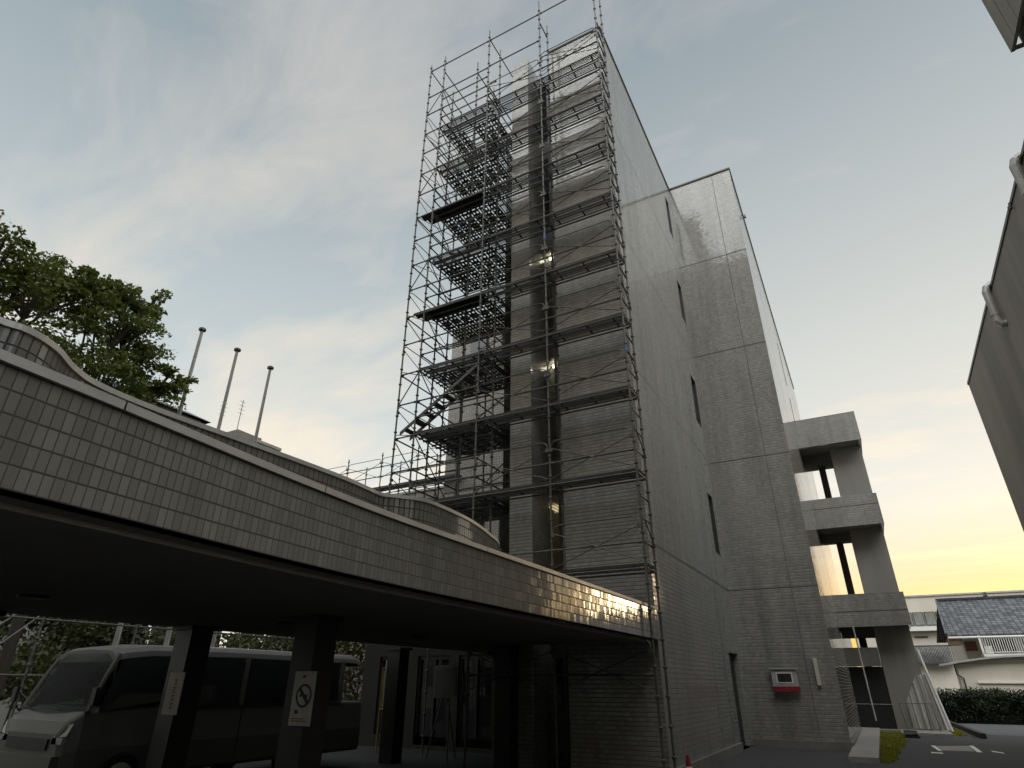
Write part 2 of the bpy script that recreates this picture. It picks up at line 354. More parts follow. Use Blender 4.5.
# fire-alarm box on the block front
al=root('hydrant_box',(-2.45,YB-.06,1.43),'white cabinet with a dark window and a red lower edge on the tiled block wall','wall cabinet')
p=MB(); p.box(-2.80,-2.10,YB-.16,YB-.065,1.57,2.02); part('cabinet',p,simple('grey_cabinet',(.42,.42,.40),.5),al)
p=MB(); p.box(-2.82,-2.08,YB-.17,YB-.064,1.43,1.567); part('red_panel',p,REDP,al)
p=MB(); p.box(-2.68,-2.22,YB-.172,YB-.162,1.65,1.95); wq=part('window_frame',p,WHITE,al); p=MB(); p.box(-2.64,-2.26,YB-.178,YB-.173,1.69,1.91); part('pane',p,GL,wq)
p=MB(); p.box(-2.84,-2.06,YB-.2,YB-.064,2.022,2.06); part('hood',p,METAL_COP,al)

# ------------------------------------------------------------------ entrance canopy
ZB,ZC=2.36,3.0; CX=-3.65; CY0,CY1=-4.0,12.68
cn=root('entrance_canopy',(-6.5,5,0),'long low flat canopy faced with upright grey tiles, with a curved tiled upstand above','canopy')
def crom(P,n=6):
    out=[]
    for i in range(len(P)-1):
        p0=P[max(0,i-1)];p1=P[i];p2=P[i+1];p3=P[min(len(P)-1,i+2)]
        for k in range(n):
            t=k/n; out.append(tuple(.5*((2*p1[j])+(-p0[j]+p2[j])*t+(2*p0[j]-5*p1[j]+4*p2[j]-p3[j])*t*t+(-p0[j]+3*p1[j]-3*p2[j]+p3[j])*t**3) for j in (0,1)))
    out.append(P[-1]); return out
FC=crom([(-2.75,CY0),(-3.05,-2),(-3.23,-.3),(-3.33,1.0),(-3.43,2.0),(-3.53,2.9),(-3.62,4.1),(-3.645,5.6),(-3.65,8),(-3.65,CY1)],5)
w=MB(); Ls=0
for a,b in zip(FC[:-1],FC[1:]):
    d=math.dist(a,b); w.quad([(*a,ZB+.03),(*b,ZB+.03),(*b,ZC-.05),(*a,ZC-.05)],[(Ls,0),(Ls+d,0),(Ls+d,.56),(Ls,.56)],smooth=True); Ls+=d
w.quad([(-9.5,CY0,ZB+.03),(-2.75,CY0,ZB+.03),(-2.75,CY0,ZC-.06),(-9.5,CY0,ZC-.06)]); w.quad([(-9.5,CY0,ZB+.03),(-9.5,15.2,ZB+.03),(-9.5,15.2,ZC-.06),(-9.5,CY0,ZC-.06)])
part('tiled_fascia',w,T_FASC,cn)
def coping_run(pts,z0,z1,wd,ov):
    m=MB(); 
    for i in range(len(pts)-1):
        a=Vector((*pts[i],0)); b=Vector((*pts[i+1],0))
        def nrm(j):
            p=Vector((*pts[max(0,j-1)],0)); q=Vector((*pts[min(len(pts)-1,j+1)],0)); d=(q-p).normalized(); return Vector((d.y,-d.x,0))
        na,nb=nrm(i),nrm(i+1)
        ao,ai=a+na*ov,a-na*wd; bo,bi=b+nb*ov,b-nb*wd
        Z=Vector((0,0,1))
        m.quad([ao+Z*z0,bo+Z*z0,bo+Z*z1,ao+Z*z1]); m.quad([ao+Z*z1,bo+Z*z1,bi+Z*z1,ai+Z*z1]); m.quad([ai+Z*z0,bi+Z*z0,bo+Z*z0,ao+Z*z0]); m.quad([bi+Z*z0,ai+Z*z0,ai+Z*z1,bi+Z*z1])
    return m
for i0 in range(0,len(FC)-1,9):
    seg=FC[i0:i0+10]
    if len(seg)<2: continue
    seg=[(seg[0][0],seg[0][1]+.005)]+seg[1:-1]+[(seg[-1][0],seg[-1][1]-.005)]
    m=coping_run(seg,ZC-.05,ZC,.25,.03); part('coping',m,METAL_COP,cn)
w=MB()
for a,b in zip(FC[:-1],FC[1:]):
    w.quad([(-9.48,a[1],ZB),(a[0]+.002,a[1],ZB),(b[0]+.002,b[1],ZB),(-9.48,b[1],ZB)])
    w.quad([(a[0]-.12,a[1],ZB-.03),(b[0]-.12,b[1],ZB-.03),(b[0]-.12,b[1],ZB-.001),(a[0]-.12,a[1],ZB-.001)])
    w.quad([(a[0]-.12,a[1],ZB-.03),(b[0]-.12,b[1],ZB-.03),(b[0]-.2,b[1],ZB-.03),(a[0]-.2,a[1],ZB-.03)])
w.quad([(-9.48,CY1-.01,ZB),(PX-.02,CY1-.01,ZB),(PX-.02,15.2,ZB),(-9.48,15.2,ZB)])
part('soffit',w,SOFFIT,cn)
for (x,y) in ((-7.2,3.2),(-7.2,6.4),(-7.2,9.6)):
    p=MB(); p.tube([(x,y,ZB-.03),(x,y,ZB-.001)],[.13,.14],18); part('soffit_light',p,COLM,cn)
w=MB(); w.quad([(-9.48,CY0,ZC-.15),(-3.9,CY0,ZC-.15),(-3.9,CY1,ZC-.15),(-9.48,CY1,ZC-.15)]); w.quad([(-9.48,CY1,ZC-.15),(PX,CY1,ZC-.15),(PX,15.2,ZC-.15),(-9.48,15.2,ZC-.15)]); part('roof',w,CONC_DK,cn)
# curved upstand
ctrl=[(-4.02,-2.5),(-4.05,-.5),(-4.07,1.0),(-4.04,1.28),(-4.12,1.48),(-4.30,1.68),(-4.42,1.92),(-4.46,2.40),(-4.42,3.3),(-4.39,4.3),(-4.42,4.75),(-4.44,5.0),(-4.33,5.16),(-4.17,5.40),(-4.14,5.75),(-4.20,6.48),(-4.38,7.25),(-4.62,7.95),(-5.2,8.7),(-6.3,9.3)]
cv=crom(ctrl)
m=MB(); Ls=0
for a,b in zip(cv[:-1],cv[1:]):
    d=math.dist(a,b); m.quad([(*a,ZC-.1),(*b,ZC-.1),(*b,3.46),(*a,3.46)],[(Ls,2.9),(Ls+d,2.9),(Ls+d,3.46),(Ls,3.46)],smooth=True)
    m.quad([(a[0]-.2,a[1],ZC-.1),(b[0]-.2,b[1],ZC-.1),(b[0]-.2,b[1],3.45),(a[0]-.2,a[1],3.45)],smooth=True); Ls+=d
up=part('upstand_wall',m,T_UP,cn)
part('coping',coping_run(cv,3.46,3.5,.2,.018),METAL_COP,up)
for (x,y) in ((-9.35,3.6),(-9.0,6.32),(-6.13,5.99),(-9.95,12.45),(-6.95,12.4),(-9.2,.5),(-6.25,-.8)):
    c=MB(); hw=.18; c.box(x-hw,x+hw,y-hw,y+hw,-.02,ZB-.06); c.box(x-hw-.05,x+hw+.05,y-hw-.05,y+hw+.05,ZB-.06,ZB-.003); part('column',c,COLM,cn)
# signs on columns
def sign(name,x0,x1,z0,z1,y,label,cat,bg):
    rt=root(name,((x0+x1)/2,y,z0),label,cat); p=MB(); p.box(x0,x1,y-.012,y,z0,z1); part('panel',p,bg,rt); return rt
s1=sign('no_smoking_sign',-6.20,-5.86,1.15,1.72,5.78,'tall white notice with a black barred circle on a dark canopy column','sign',WHITE)
p=MB(); cx,cz=-6.01,1.46
for k in range(28):
    a0,a1=2*PI*k/28,2*PI*(k+1)/28
    p.quad([(cx+.125*math.cos(a0),5.764,cz+.125*math.sin(a0)),(cx+.125*math.cos(a1),5.764,cz+.125*math.sin(a1)),(cx+.10*math.cos(a1),5.764,cz+.10*math.sin(a1)),(cx+.10*math.cos(a0),5.764,cz+.10*math.sin(a0))])
p.quad([(cx-.095,5.763,cz+.065),(cx-.065,5.763,cz+.095),(cx+.095,5.763,cz-.065),(cx+.065,5.763,cz-.095)])
p.quad([(cx-.07,5.7635,cz-.012),(cx+.06,5.7635,cz-.012),(cx+.06,5.7635,cz+.012),(cx-.07,5.7635,cz+.012)])
p.box(-6.06,-6.02,5.762,5.766,1.65,1.68); p.box(-6.12,-6.07,5.762,5.766,1.27,1.31)
part('barred_circle',p,BLACK,s1)
p=MB(); p.box(-6.16,-5.92,5.762,5.766,1.19,1.205); p.box(-6.16,-5.94,5.762,5.766,1.215,1.228); part('text_line',p,simple('ochre_print',(.45,.33,.06),.6),s1)
s2=sign('column_notice',-9.10,-8.76,1.18,1.72,6.08,'narrow pale notice with upright lettering on the column beside the van','sign',simple('aged_notice',(.42,.38,.32),.7))
p=MB()
for k in range(4):
    z=1.62-.1*k
    p.box(-8.955,-8.885,6.063,6.067,z,z+.012); p.box(-8.925,-8.913,6.063,6.067,z-.045,z-.001); p.box(-8.95,-8.89,6.063,6.067,z-.06,z-.048)
part('lettering',p,COLM,s2)
s1.location.y+=.027; s1.location.x+=.02; s2.location.y+=.056; s2.location.x+=.02

# ------------------------------------------------------------------ main scaffold
YA,YR,YQ=11.90,12.50,14.05
Lk=[1.75+1.962*k for k in range(11)]
sf=root('scaffold',(-7,12,0),'tall steel pipe scaffold with decks and ladders of rails against the tiled tower','scaffold')
mcache={}
def mesh_standard(z0,z1):
    k=('st',z0,z1)
    if k not in mcache:
        m=MB(); m.tube([(0,0,z0),(0,0,z1)],.0243,8)
        z=.42
        while z<z1-.1:
            if z>z0+.05: m.tube([(0,0,z-.03),(0,0,z-.015),(0,0,z+.015),(0,0,z+.03)],[.025,.046,.046,.025],8)
            z+=.4905
        if z0<.1: m.box(-.07,.07,-.07,.07,z0,z0+.012)
        mcache[k]=m.data('standard',[SCAF])
    return mcache[k]
def mesh_bar(L,r=.0214,ends=True):
    k=('bar',round(L,3),r)
    if k not in mcache:
        m=MB(); m.tube([(0.03,0,0),(L-.03,0,0)],r,7)
        if ends:
            for a,b in ((.025,.10),(L-.10,L-.025)): m.tube([(a,0,-.003),(b,0,-.003)],r*1.5,6)
        mcache[k]=m.data('ledger',[SCAF])
    return mcache[k]
def mesh_plank(L,wd,open_=False):
    k=('pl',round(L,3),wd,open_)
    if k not in mcache:
        m=MB(); h=wd/2
        m.box(.02,L-.02,-h,-h+.02,-.055,0); m.box(.02,L-.02,h-.02,h,-.055,0)     # side channels
        n=max(3,int(L/.16)); 
        if open_:
            for i in range(9):
                x=.05+(L-.16)*i/8; m.box(x,x+.07,-h+.021,h-.021,-.03,-.003)
            m.box(.02,L-.02,-.03,.03,-.045,-.031)
        for i in range(0 if open_ else 4):
            ya=-h+.03+i*(wd-.06)/4; m.box(.02,L-.02,ya,ya+(wd-.06)/4-.022,-.012,-.002)
        for x in (.25,L*.5,L-.3): m.box(x,x+.04,-h+.021,h-.021,-.045,-.0125)
        for x in (-.02,L-.03):
            for y in (-h+.012,h-.06): m.box(x,x+.05,y,y+.045,-.04,.02)
        mcache[k]=m.data('deck_plank',[SCAF_DK])
    return mcache[k]
def mesh_guard(L):
    k=('gd',round(L,3))
    if k not in mcache:
        m=MB(); t=.97
        m.tube([(.04,0,.78),(.05,0,.88),(.10,0,.94),(.18,0,t),(L-.18,0,t),(L-.10,0,.94),(L-.05,0,.88),(L-.04,0,.78)],.0135,6)
        m.tube([(.04,0,.80),(L-.04,0,.08)],.0115,6); m.tube([(.04,.03,.08),(L-.04,.03,.80)],.0115,6)
        m.box(.0,.09,-.02,.02,.72,.80); m.box(L-.09,L,-.02,.02,.72,.80)
        mcache[k]=m.data('guard_frame',[SCAF])
    return mcache[k]
counts={}
def put(name,me,loc,rz=0,par=None,rot=None):
    par=par or sf
    o=new(name,me,par,tuple(Vector(loc)-par.location),rz)
    if rot: o.rotation_euler=rot
    counts[name]=counts.get(name,0)+1
    return o
def barx(x0,x1,y,z,name='ledger',par=None): put(name,mesh_bar(x1-x0),(x0,y,z),0,par)
def bary(x,y0,y1,z,name='transom',par=None): put(name,mesh_bar(y1-y0),(x,y0,z),PI/2,par)
def brace(a,b,name='diagonal_brace',par=None,r=.017):
    m=MB(); m.tube([a,b],r,6); par=par or sf; o=new(name,m.data(name,[SCAF],wloc(par)),par); counts[name]=counts.get(name,0)+1; return o
XS=[-10.25,-9.60,-7.62,-5.58,-3.56]
ROOFZ=2.87
for x,zt in zip(XS,(23.15,23.25,23.4,23.55,24.3)): put('standard',mesh_standard(0.0 if x==XS[-1] else ROOFZ,zt),(x,YA,0))
for x,zt in ((-8.49,22.9),(-7.50,22.95),(-5.56,22.95),(-3.54,24.3)): put('standard',mesh_standard(0.0 if x>-4 else ROOFZ,zt),(x,YR,0))
for x,zt in ((-10.25,22.9),(-9.6,21.9),(-8.70,23.4),(-7.60,23.45)): put('standard',mesh_standard(ROOFZ if x!=-10.25 else 0,zt),(x,YQ,0))
put('standard',mesh_standard(ROOFZ,22.0),(-9.6,YR+.05,0))
for x in (-5.58,-7.62): put('standard',mesh_standard(0.,ZB-.07),(x,YA,0))
for a,b in ((-5.58,-3.56),(-7.62,-5.58)):
    barx(a,b,YA,1.76); put('guard_frame',mesh_guard(b-a),(a,YA-.03,1.40))
# top rail
barx(XS[0],XS[1],YA,22.8); barx(XS[1],XS[2],YA,22.8); barx(XS[2],XS[3],YA,22.8); barx(XS[3],XS[4],YA,22.8)
bary(XS[0],YA,YQ,22.8); bary(XS[1],YA,YQ,22.4); bary(-7.62,YA,YQ,22.9); bary(-8.49,YR,YQ,22.3); bary(-5.57,YA,YR,22.3)
for k in range(1,10):
    z=Lk[k]
    # walkway bays in front of the tower
    for i in (2,3):
        a,b=XS[i],XS[i+1]; 
        barx(a,b,YA,z-.06); barx(a,b,YR,z-.06)
        if not (k<2 and i==2): put('guard_frame',mesh_guard(b-a),(a,YA-.03,z))
        barx(a,b,YA,z+.45)
        for j,y in enumerate((YA+.15,YA+.45)): put('deck_plank',mesh_plank(b-a,.24),(a,y,z+.04))
        if False:
            o=new('hatch',MB().box(a+.9,a+1.05,YA+.02,YA+.58,z-.10,z-.06).data('hatch',[SCAF_DK],wloc(sf)),sf)
    # right-hand end frame rungs and rails
    for dz in (-.06,.45,.94,1.42): bary(-3.55,YA,YR,z+dz)
    if k%1==0: brace((-3.50,YA,z+.9),(-3.50,YR,z+.42),r=.014)
    bary(-5.57,YA,YR,z-.06)
    # left stage
    a,b=XS[1],XS[2]
    for y in (YA,YR,YQ): barx(a,b,y,z-.06)
    for y in (12.1,12.3,12.7,12.9,13.1,13.3,13.5,13.7,13.9):
        barx(a,b,y,z-.11,'deck_bearer')
    for y in (YA+.15,YA+.45): put('deck_plank',mesh_plank(b-a,.24),(a,y,z+.04))
    n=6
    for j in range(n):
        x=a+.17+j*(b-a-.3)/(n-1)
        if k>=9 and j in (2,): continue
        put('deck_plank',mesh_plank(YQ-YR-.02,.26,k>4),(x,YR+.02,z+.04),PI/2)
    if k<9: # infill towards the tower
        for j in range(2): put('deck_plank',mesh_plank(YQ-YR,.2),(-7.47+j*.24,YR,z+.04),PI/2)
    for x in (a,b): bary(x,YA,YQ,z-.06); 
    bary(a,YA,YQ,z+.45); bary(a,YA,YQ,z+.94); bary(b,YA,YQ,z+.45); bary(b,YA,YQ,z+.94)
    for dz in (.45,.94): barx(a,b,YQ,z+dz)
    barx(a,b,YA,z+.94); barx(a,b,YA,z+.45)
    # slim outer bay
    barx(XS[0],XS[1],YA,z-.06); barx(XS[0],XS[1],YA,z+.94); barx(XS[0],XS[1],YQ,z-.06)
    put('guard_frame',mesh_guard(YQ-YA),(XS[0]-.02,YA,z),PI/2)
    bary(XS[0],YA,YQ,z-.06)
    brace((XS[2]+.03,YA,z+.02),(XS[2]+.03,YQ,z+1.88)); brace((XS[1]+.03,YQ,z+.02),(XS[1]+.03,YA,z+1.88)); bary(-8.49,YR,YQ,z-.06); barx(XS[1],XS[2],YR,z+.94)
    put('guard_frame',mesh_guard(XS[2]-XS[1]),(XS[1],YQ+.03,z))
    if k%2: brace((XS[0],YA-.02,z+.9),(XS[1],YA-.02,z+1.85))
    else: brace((XS[1],YA-.02,z+.9),(XS[0],YA-.02,z+1.85))
for x in (XS[1],XS[2]):
    for k in range(8,10): barx(XS[1],XS[2],YA if x==XS[1] else YQ,Lk[k]+1.42)
barx(XS[1],XS[2],YA,21.3); barx(XS[0],XS[1],YA,21.3); barx(XS[1],XS[2],YR,21.3); barx(XS[2],XS[3],YA,21.35)
put('guard_frame',mesh_guard(2.02),(XS[3],YA-.03,Lk[9]+.2))
# stair flight and stacked planks on the slim bay
def stair(x0,z0,x1,z1,y0,y1):
    m=MB()
    for y in (y0,y1):
        m.quad([(x0,y,z0-.05),(x1,y,z1-.05),(x1,y,z1+.05),(x0,y,z0+.05)]); m.quad([(x0,y+.03,z0-.05),(x1,y+.03,z1-.05),(x1,y+.03,z1+.05),(x0,y+.03,z0+.05)]); m.quad([(x0,y,z0-.05),(x1,y,z1-.05),(x1,y+.03,z1-.05),(x0,y+.03,z0-.05)])
    n=max(3,int(abs(z1-z0)/.19))
    for i in range(n):
        t=(i+.5)/n; x=x0+(x1-x0)*t; z=z0+(z1-z0)*t; m.box(x-.10,x+.10,y0+.035,y1-.005,z,z+.025)
    o=new('stairway',m.data('stairway',[SCAF],wloc(sf)),sf)
stair(-10.15,7.74,-7.66,9.30,YA+.06,YR-.1)
def stack(x0,x1,z,n,y0=11.98,dz=.0):
    m=MB()
    for i in range(n):
        sx=random.uniform(-.05,.1); zz=z+i*.062
        m.box(x0+sx,x1+sx,y0+.02*(i%2),y0+.25,zz,zz+.045)
        m.box(x0+sx+.1,x1+sx-.1,y0+.27,y0+.5,zz+.004,zz+.047)
    new('stacked_planks',m.data('stacked_planks',[SCAF_DK],wloc(sf)),sf)
stack(-10.12,-7.7,Lk[5]+.05,1); stack(-10.12,-7.75,Lk[7]+.03,1)
p=MB(); p.tube([(-5.58,YA,12.62),(-5.58,YA,12.86)],.03,8); part('tape_band',p,BLUE,sf)
p=MB(); p.tube([(-3.56,YA,8.55),(-3.56,YA,8.75)],.03,8); part('tape_band',p,BLUE,sf)
print('scaffold counts',counts)
# red-topped cone beside scaffold foot
cn2=root('traffic_cone',(-3.2,12.15,0),'red-topped cone at the foot of the scaffold corner','cone')
p=MB(); p.tube([(-3.2,12.15,.03),(-3.2,12.15,.18)],[.13,.09],14); p.tube([(-3.2,12.15,.34),(-3.2,12.15,.50)],[.055,.025],14); p.box(-3.37,-3.03,11.98,12.32,0,.03); part('body',p,REDP,cn2)
p=MB(); p.tube([(-3.2,12.15,.18),(-3.2,12.15,.34)],[.091,.056],14); part('band',p,WHITE,cn2)

# ------------------------------------------------------------------ rear wings
rw=root('rear_wing',(-11.5,22,0),'pale tiled rear wing half hidden behind the scaffold stage','building')
w=MB(); w.box(-14.3,-7.10,20.0,30,0,16.6); part('wall',w,T_REAR,rw)
p=MB(); p.box(-14.35,-7.1,19.95,20.2,16.602,16.7); part('coping',p,METAL_COP,rw)
for k in range(4):
    for x in (-13.2,-11.6):
        p=MB(); p.box(x,x+.9,19.94,19.998,2+4.1*k,3.4+4.1*k); q=part('window',p,FRAME,rw); p=MB(); p.box(x+.05,x+.85,19.93,19.939,2.05+4.1*k,3.35+4.1*k); part('pane',p,GL,q)
p=MB(); p.tube([(-9.75,19.9,0),(-9.75,19.9,16.5)],.10,8); part('downpipe',p,WHITE,rw)
lw=root('low_wing',(-19,21,0),'low pinkish rear wing topped by a guard-railed scaffold walkway','building')
w=MB(); w.box(-24,-14.32,20.6,28,0,9.15); part('wall',w,simple('pinkish_render',(.34,.30,.275),.8,0,.2,2),lw)
p=MB(); p.box(-24.05,-14.33,20.55,20.8,9.152,9.25); part('coping',p,METAL_COP,lw)
ls=root('walkway_scaffold',(-18,20,0),'long low guard-railed scaffold walkway along the rear wing roof, left of the tall scaffold','scaffold')
xs=[-23.4,-21.4,-19.4,-17.4,-15.4,-13.4]
for i,x in enumerate(xs):
    for y in (19.5,20.2):
        put('standard',mesh_standard(0,10.85 if y<20 else 10.6),(x+(.5 if y>20 else 0),y,0),0,ls)
for a,b in zip(xs[:-1],xs[1:]):
    for z in (9.2,9.75,10.2): put('ledger',mesh_bar(b-a),(a,19.5,z),0,ls)
    put('guard_frame',mesh_guard(b-a),(a,19.47,9.6),0,ls)
    for y in (19.65,19.95): put('deck_plank',mesh_plank(b-a,.24),(a,y,9.3),0,ls)
    put('ledger',mesh_bar(b-a),(a+.5,20.2,9.2),0,ls)
# lobby wall under the canopy
lb=root('lobby',(-10.5,15.6,0),'dark glazed lobby front under the back of the canopy','lobby')
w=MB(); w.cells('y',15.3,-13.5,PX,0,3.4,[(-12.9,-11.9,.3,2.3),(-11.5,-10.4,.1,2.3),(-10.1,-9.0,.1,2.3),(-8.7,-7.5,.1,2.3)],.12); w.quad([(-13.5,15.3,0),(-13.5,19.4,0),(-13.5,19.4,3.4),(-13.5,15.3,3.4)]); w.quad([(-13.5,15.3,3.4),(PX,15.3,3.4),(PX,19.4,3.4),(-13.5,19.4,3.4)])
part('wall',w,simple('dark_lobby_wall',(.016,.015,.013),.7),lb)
for a,b in ((-12.9,-11.9),(-11.5,-10.4),(-10.1,-9.0),(-8.7,-7.5)):
    p=MB(); p.box(a,a+.06,15.36,15.42,.3,2.3); p.box(b-.06,b,15.36,15.42,.3,2.3); p.box((a+b)/2-.03,(a+b)/2+.03,15.36,15.42,.3,2.3); p.box(a+.06,b-.06,15.361,15.419,2.2,2.3); wd=part('window',p,COLM,lb)
    p=MB(); p.box(a+.06,b-.06,15.43,15.44,.3,2.3); part('pane',p,GL,wd)
bd=root('notice_board',(-9.2,13.6,0),'dark notice board on an easel stand under the canopy','notice board')
p=MB(); p.box(-9.65,-8.95,13.55,13.6,1.28,2.0); part('board',p,FRAME,bd)
p=MB(); p.box(-9.60,-9.0,13.54,13.549,1.33,1.95); part('panel',p,simple('dark_board',(.06,.07,.06),.7),bd)
for a,b in (((-9.4,13.58,1.28),(-9.6,13.3,0)),((-9.2,13.58,1.28),(-9.0,13.3,0)),((-9.3,13.6,1.4),(-9.3,14.1,0))):
    p=MB(); p.tube([a,b],.018,6); part('leg',p,FRAME,bd)
yf=root('yellow_gate',(-11.1,13.8,0),'folding yellow pipe barrier standing behind the canopy columns','barrier')
YEL=simple('yellow_paint',(.22,.15,.02),.5)
p=MB(); p.tube([(-11.5,13.8,0),(-11.5,13.8,1.95),(-10.85,13.8,1.95),(-10.85,13.8,0)],.022,6); p.tube([(-11.5,13.8,1.0),(-10.85,13.8,1.0)],.018,6); part('frame',p,YEL,yf)
p=MB(); p.box(-11.46,-10.9,13.79,13.81,1.05,1.9); part('panel',p,simple('mesh_panel',(.12,.115,.09),.7),yf)

# ------------------------------------------------------------------ van under the canopy
VX0,VX1,VY0,VY1=-12.15,-10.05,5.40,11.6
van=root('minibus',((VX0+VX1)/2,(VY0+VY1)/2,0),'silver minibus with a tall raked windscreen parked beside the canopy','minibus')
# body as lofted cross sections along y (front at y0): section given by (y, z_bottom, z_belt, z_top, halfwidth_bottom, halfwidth_top)
cxv=(VX0+VX1)/2
prof=[(5.50,.45,.95,.98,.78,.74),(5.53,.32,1.02,1.06,.92,.90),(5.66,.30,1.12,1.18,.97,.94)]
def ring(y,zb,zt,hb,ht,rr=.12,n=5):
    pts=[]
    c=[(hb,zb),(hb+.005,(zb+zt)/2)]
    pts+= [(cxv+hb-.04,y,zb),(cxv+hb,y,zb+.05),(cxv+hb+.005,y,min(1.0,zb+(zt-zb)*.45)),(cxv+hb*.985,y,1.2 if zt>1.5 else zb+(zt-zb)*.6)]
    for i in range(n+1):
        a=i/n*PI/2; pts.append((cxv+ht-rr+rr*math.cos(a),y,zt-rr+rr*math.sin(a)))
    full=pts+[(2*cxv-p[0],p[1],p[2]) for p in reversed(pts)]
    return full
secs=[ring(5.50,.42,.92,.80,.72,.06),ring(5.54,.34,1.08,.90,.84,.08),ring(5.70,.32,1.20,.95,.90,.08)]
bodylow=MB()
def loft(m,secs,smooth=True):
    for a,b in zip(secs[:-1],secs[1:]):
        n=len(a)
        for i in range(n):
            j=(i+1)%n; m.quad([a[i],a[j],b[j],b[i]],smooth=smooth)
# lower body with flat sides
loft(bodylow,secs+[ring(5.95,.32,1.24,.965,.93,.05),ring(VY1-.05,.32,1.24,.965,.93,.05),ring(VY1,.38,1.2,.93,.90,.05)])
bodylow.quad(list(reversed(secs[0]))); bodylow.quad(ring(VY1,.38,1.2,.93,.90,.05))
part('body',bodylow,VAN,van)
# upper: roof shell, pillars
up=MB()
def rroof(y,z,h): 
    return [(cxv+h,y,z-.16),(cxv+h-.02,y,z-.08),(cxv+h-.10,y,z-.015),(cxv+h-.25,y,z+.01),(cxv,y,z+.03),(cxv-h+.25,y,z+.01),(cxv-h+.10,y,z-.015),(cxv-h+.02,y,z-.08),(cxv-h,y,z-.16)]
rs=[rroof(5.98,2.03,.80),rroof(6.10,2.08,.84),rroof(6.5,2.13,.875),rroof(8,2.16,.88),rroof(VY1-.3,2.15,.88),rroof(VY1-.1,2.09,.86)]
for a,b in zip(rs[:-1],rs[1:]):
    for i in range(len(a)-1): up.quad([a[i],a[i+1],b[i+1],b[i]],smooth=True)
up.quad(rs[0]); up.quad(rs[-1])
part('roof',up,VAN,van)
pl=MB()
for sx in (1,-1):
    X=lambda h: cxv+sx*h
    pl=MB(); pl.tube([(X(.90),5.72,1.20),(X(.86),5.86,1.62),(X(.81),6.02,1.98)],[.04,.035,.045],6); part('pillar',pl,VAN,van)
    for y in (6.95,8.3,9.6,10.8): pl=MB(); pl.box(X(.945)-.01,X(.945)+.01,y,y+.09,1.22,2.02); part('pillar',pl,VAN,van)

ws=MB(); nseg=8
for i in range(nseg):
    a=-1+2*i/nseg; b=-1+2*(i+1)/nseg
    cur=lambda t,y:y+.10*t*t
    ws.quad([(cxv+.88*a,cur(a,5.64),1.19),(cxv+.88*b,cur(b,5.64),1.19),(cxv+.79*b,cur(b,5.93),2.0),(cxv+.79*a,cur(a,5.93),2.0)],smooth=True)
part('windscreen',ws,GLV,van)
gl=MB()
gl.quad([(cxv+.945,5.85,1.20),(cxv+.95,6.94,1.34),(cxv+.90,6.94,1.98),(cxv+.83,6.10,1.96)])
part('side_window',gl,GL,van); gl=MB()
gl.quad([(cxv-.945,5.85,1.20),(cxv-.95,6.94,1.34),(cxv-.90,6.94,1.98),(cxv-.83,6.10,1.96)])
part('side_window',gl,GL,van)
for sx in (1,-1):
    for y0,y1 in ((7.04,8.3),(8.39,9.6),(9.69,10.8)):
        gl=MB(); gl.quad([(cxv+sx*.952,y0,1.24),(cxv+sx*.952,y1,1.24),(cxv+sx*.905,y1,1.99),(cxv+sx*.905,y0,1.99)]); part('side_window',gl,GL,van)
ds=MB(); ds.box(cxv-.8,cxv+.8,5.78,6.15,1.05,1.21); part('dashboard',ds,BLACK,van)
st=MB(); st.tube([(cxv+.35+.19*math.cos(a/10*2*PI),6.25+.05*math.sin(a/10*2*PI),1.32+.17*math.sin(a/10*2*PI)) for a in range(11)],.015,6,cap=False); part('steering_wheel',st,BLACK,van)
for x in (-.55,.35):
    for y in (6.6,7.6,8.6,9.6):
        p=MB(); p.box(cxv+x-.22,cxv+x+.22,y,y+.12,.8,1.62); p.box(cxv+x-.11,cxv+x+.11,y+.02,y+.10,1.621,1.78); p.box(cxv+x-.22,cxv+x+.22,y-.42,y-.001,.78,.9); part('seat',p,SEAT,van)
wp=MB()
for x in (-.35,.45): wp.tube([(cxv+x,5.60,1.21),(cxv+x-.1,5.585,1.235),(cxv+x-.6,5.62,1.27)],.009,5)
part('wiper',wp,BLACK,van)
for sx in (1,-1):
    p=MB(); p.quad([(cxv+sx*.62,5.492,.88),(cxv+sx*.90,5.53,.90),(cxv+sx*.93,5.57,1.06),(cxv+sx*.72,5.52,1.02)]); p.box(cxv+sx*.62,cxv+sx*.88,5.50,5.56,.80,.879); part('headlight',p,simple('headlamp_lens',(.5,.5,.5),.1,.3,.05),van)
    p=MB(); p.tube([(cxv+sx*.93,5.80,1.30),(cxv+sx*1.06,5.70,1.42),(cxv+sx*1.10,5.66,1.42)],.015,6); p.box(cxv+sx*1.05,cxv+sx*1.16,5.62,5.67,1.30,1.52); part('mirror',p,BLACK,van)
p=MB(); p.box(cxv-.55,cxv+.55,5.475,5.50,.72,.86); part('grille',p,BLACK,van)
p=MB(); p.box(cxv-.88,cxv+.88,5.42,5.56,.38,.66); part('bumper',p,VAN,van)
for y in (6.35,9.7):
    for x in (VX1-.14,VX0+.14):
        p=MB(); p.tube([(x-.11,y,.33),(x-.10,y,.33),(x+.10,y,.33),(x+.11,y,.33)],[.29,.33,.33,.29],22); wh=part('wheel',p,RUBBER,van)
        p=MB(); s=1 if x>cxv else -1; p.tube([(x+s*.09,y,.33),(x+s*.125,y,.33)],.2,18); part('rim',p,METAL_COP,wh)
p=MB()
for y in (8.3,9.6): p.box(VX1+.0,VX1+.006,y,y+.015,.42,1.2)
part('door_seam',p,BLACK,van)

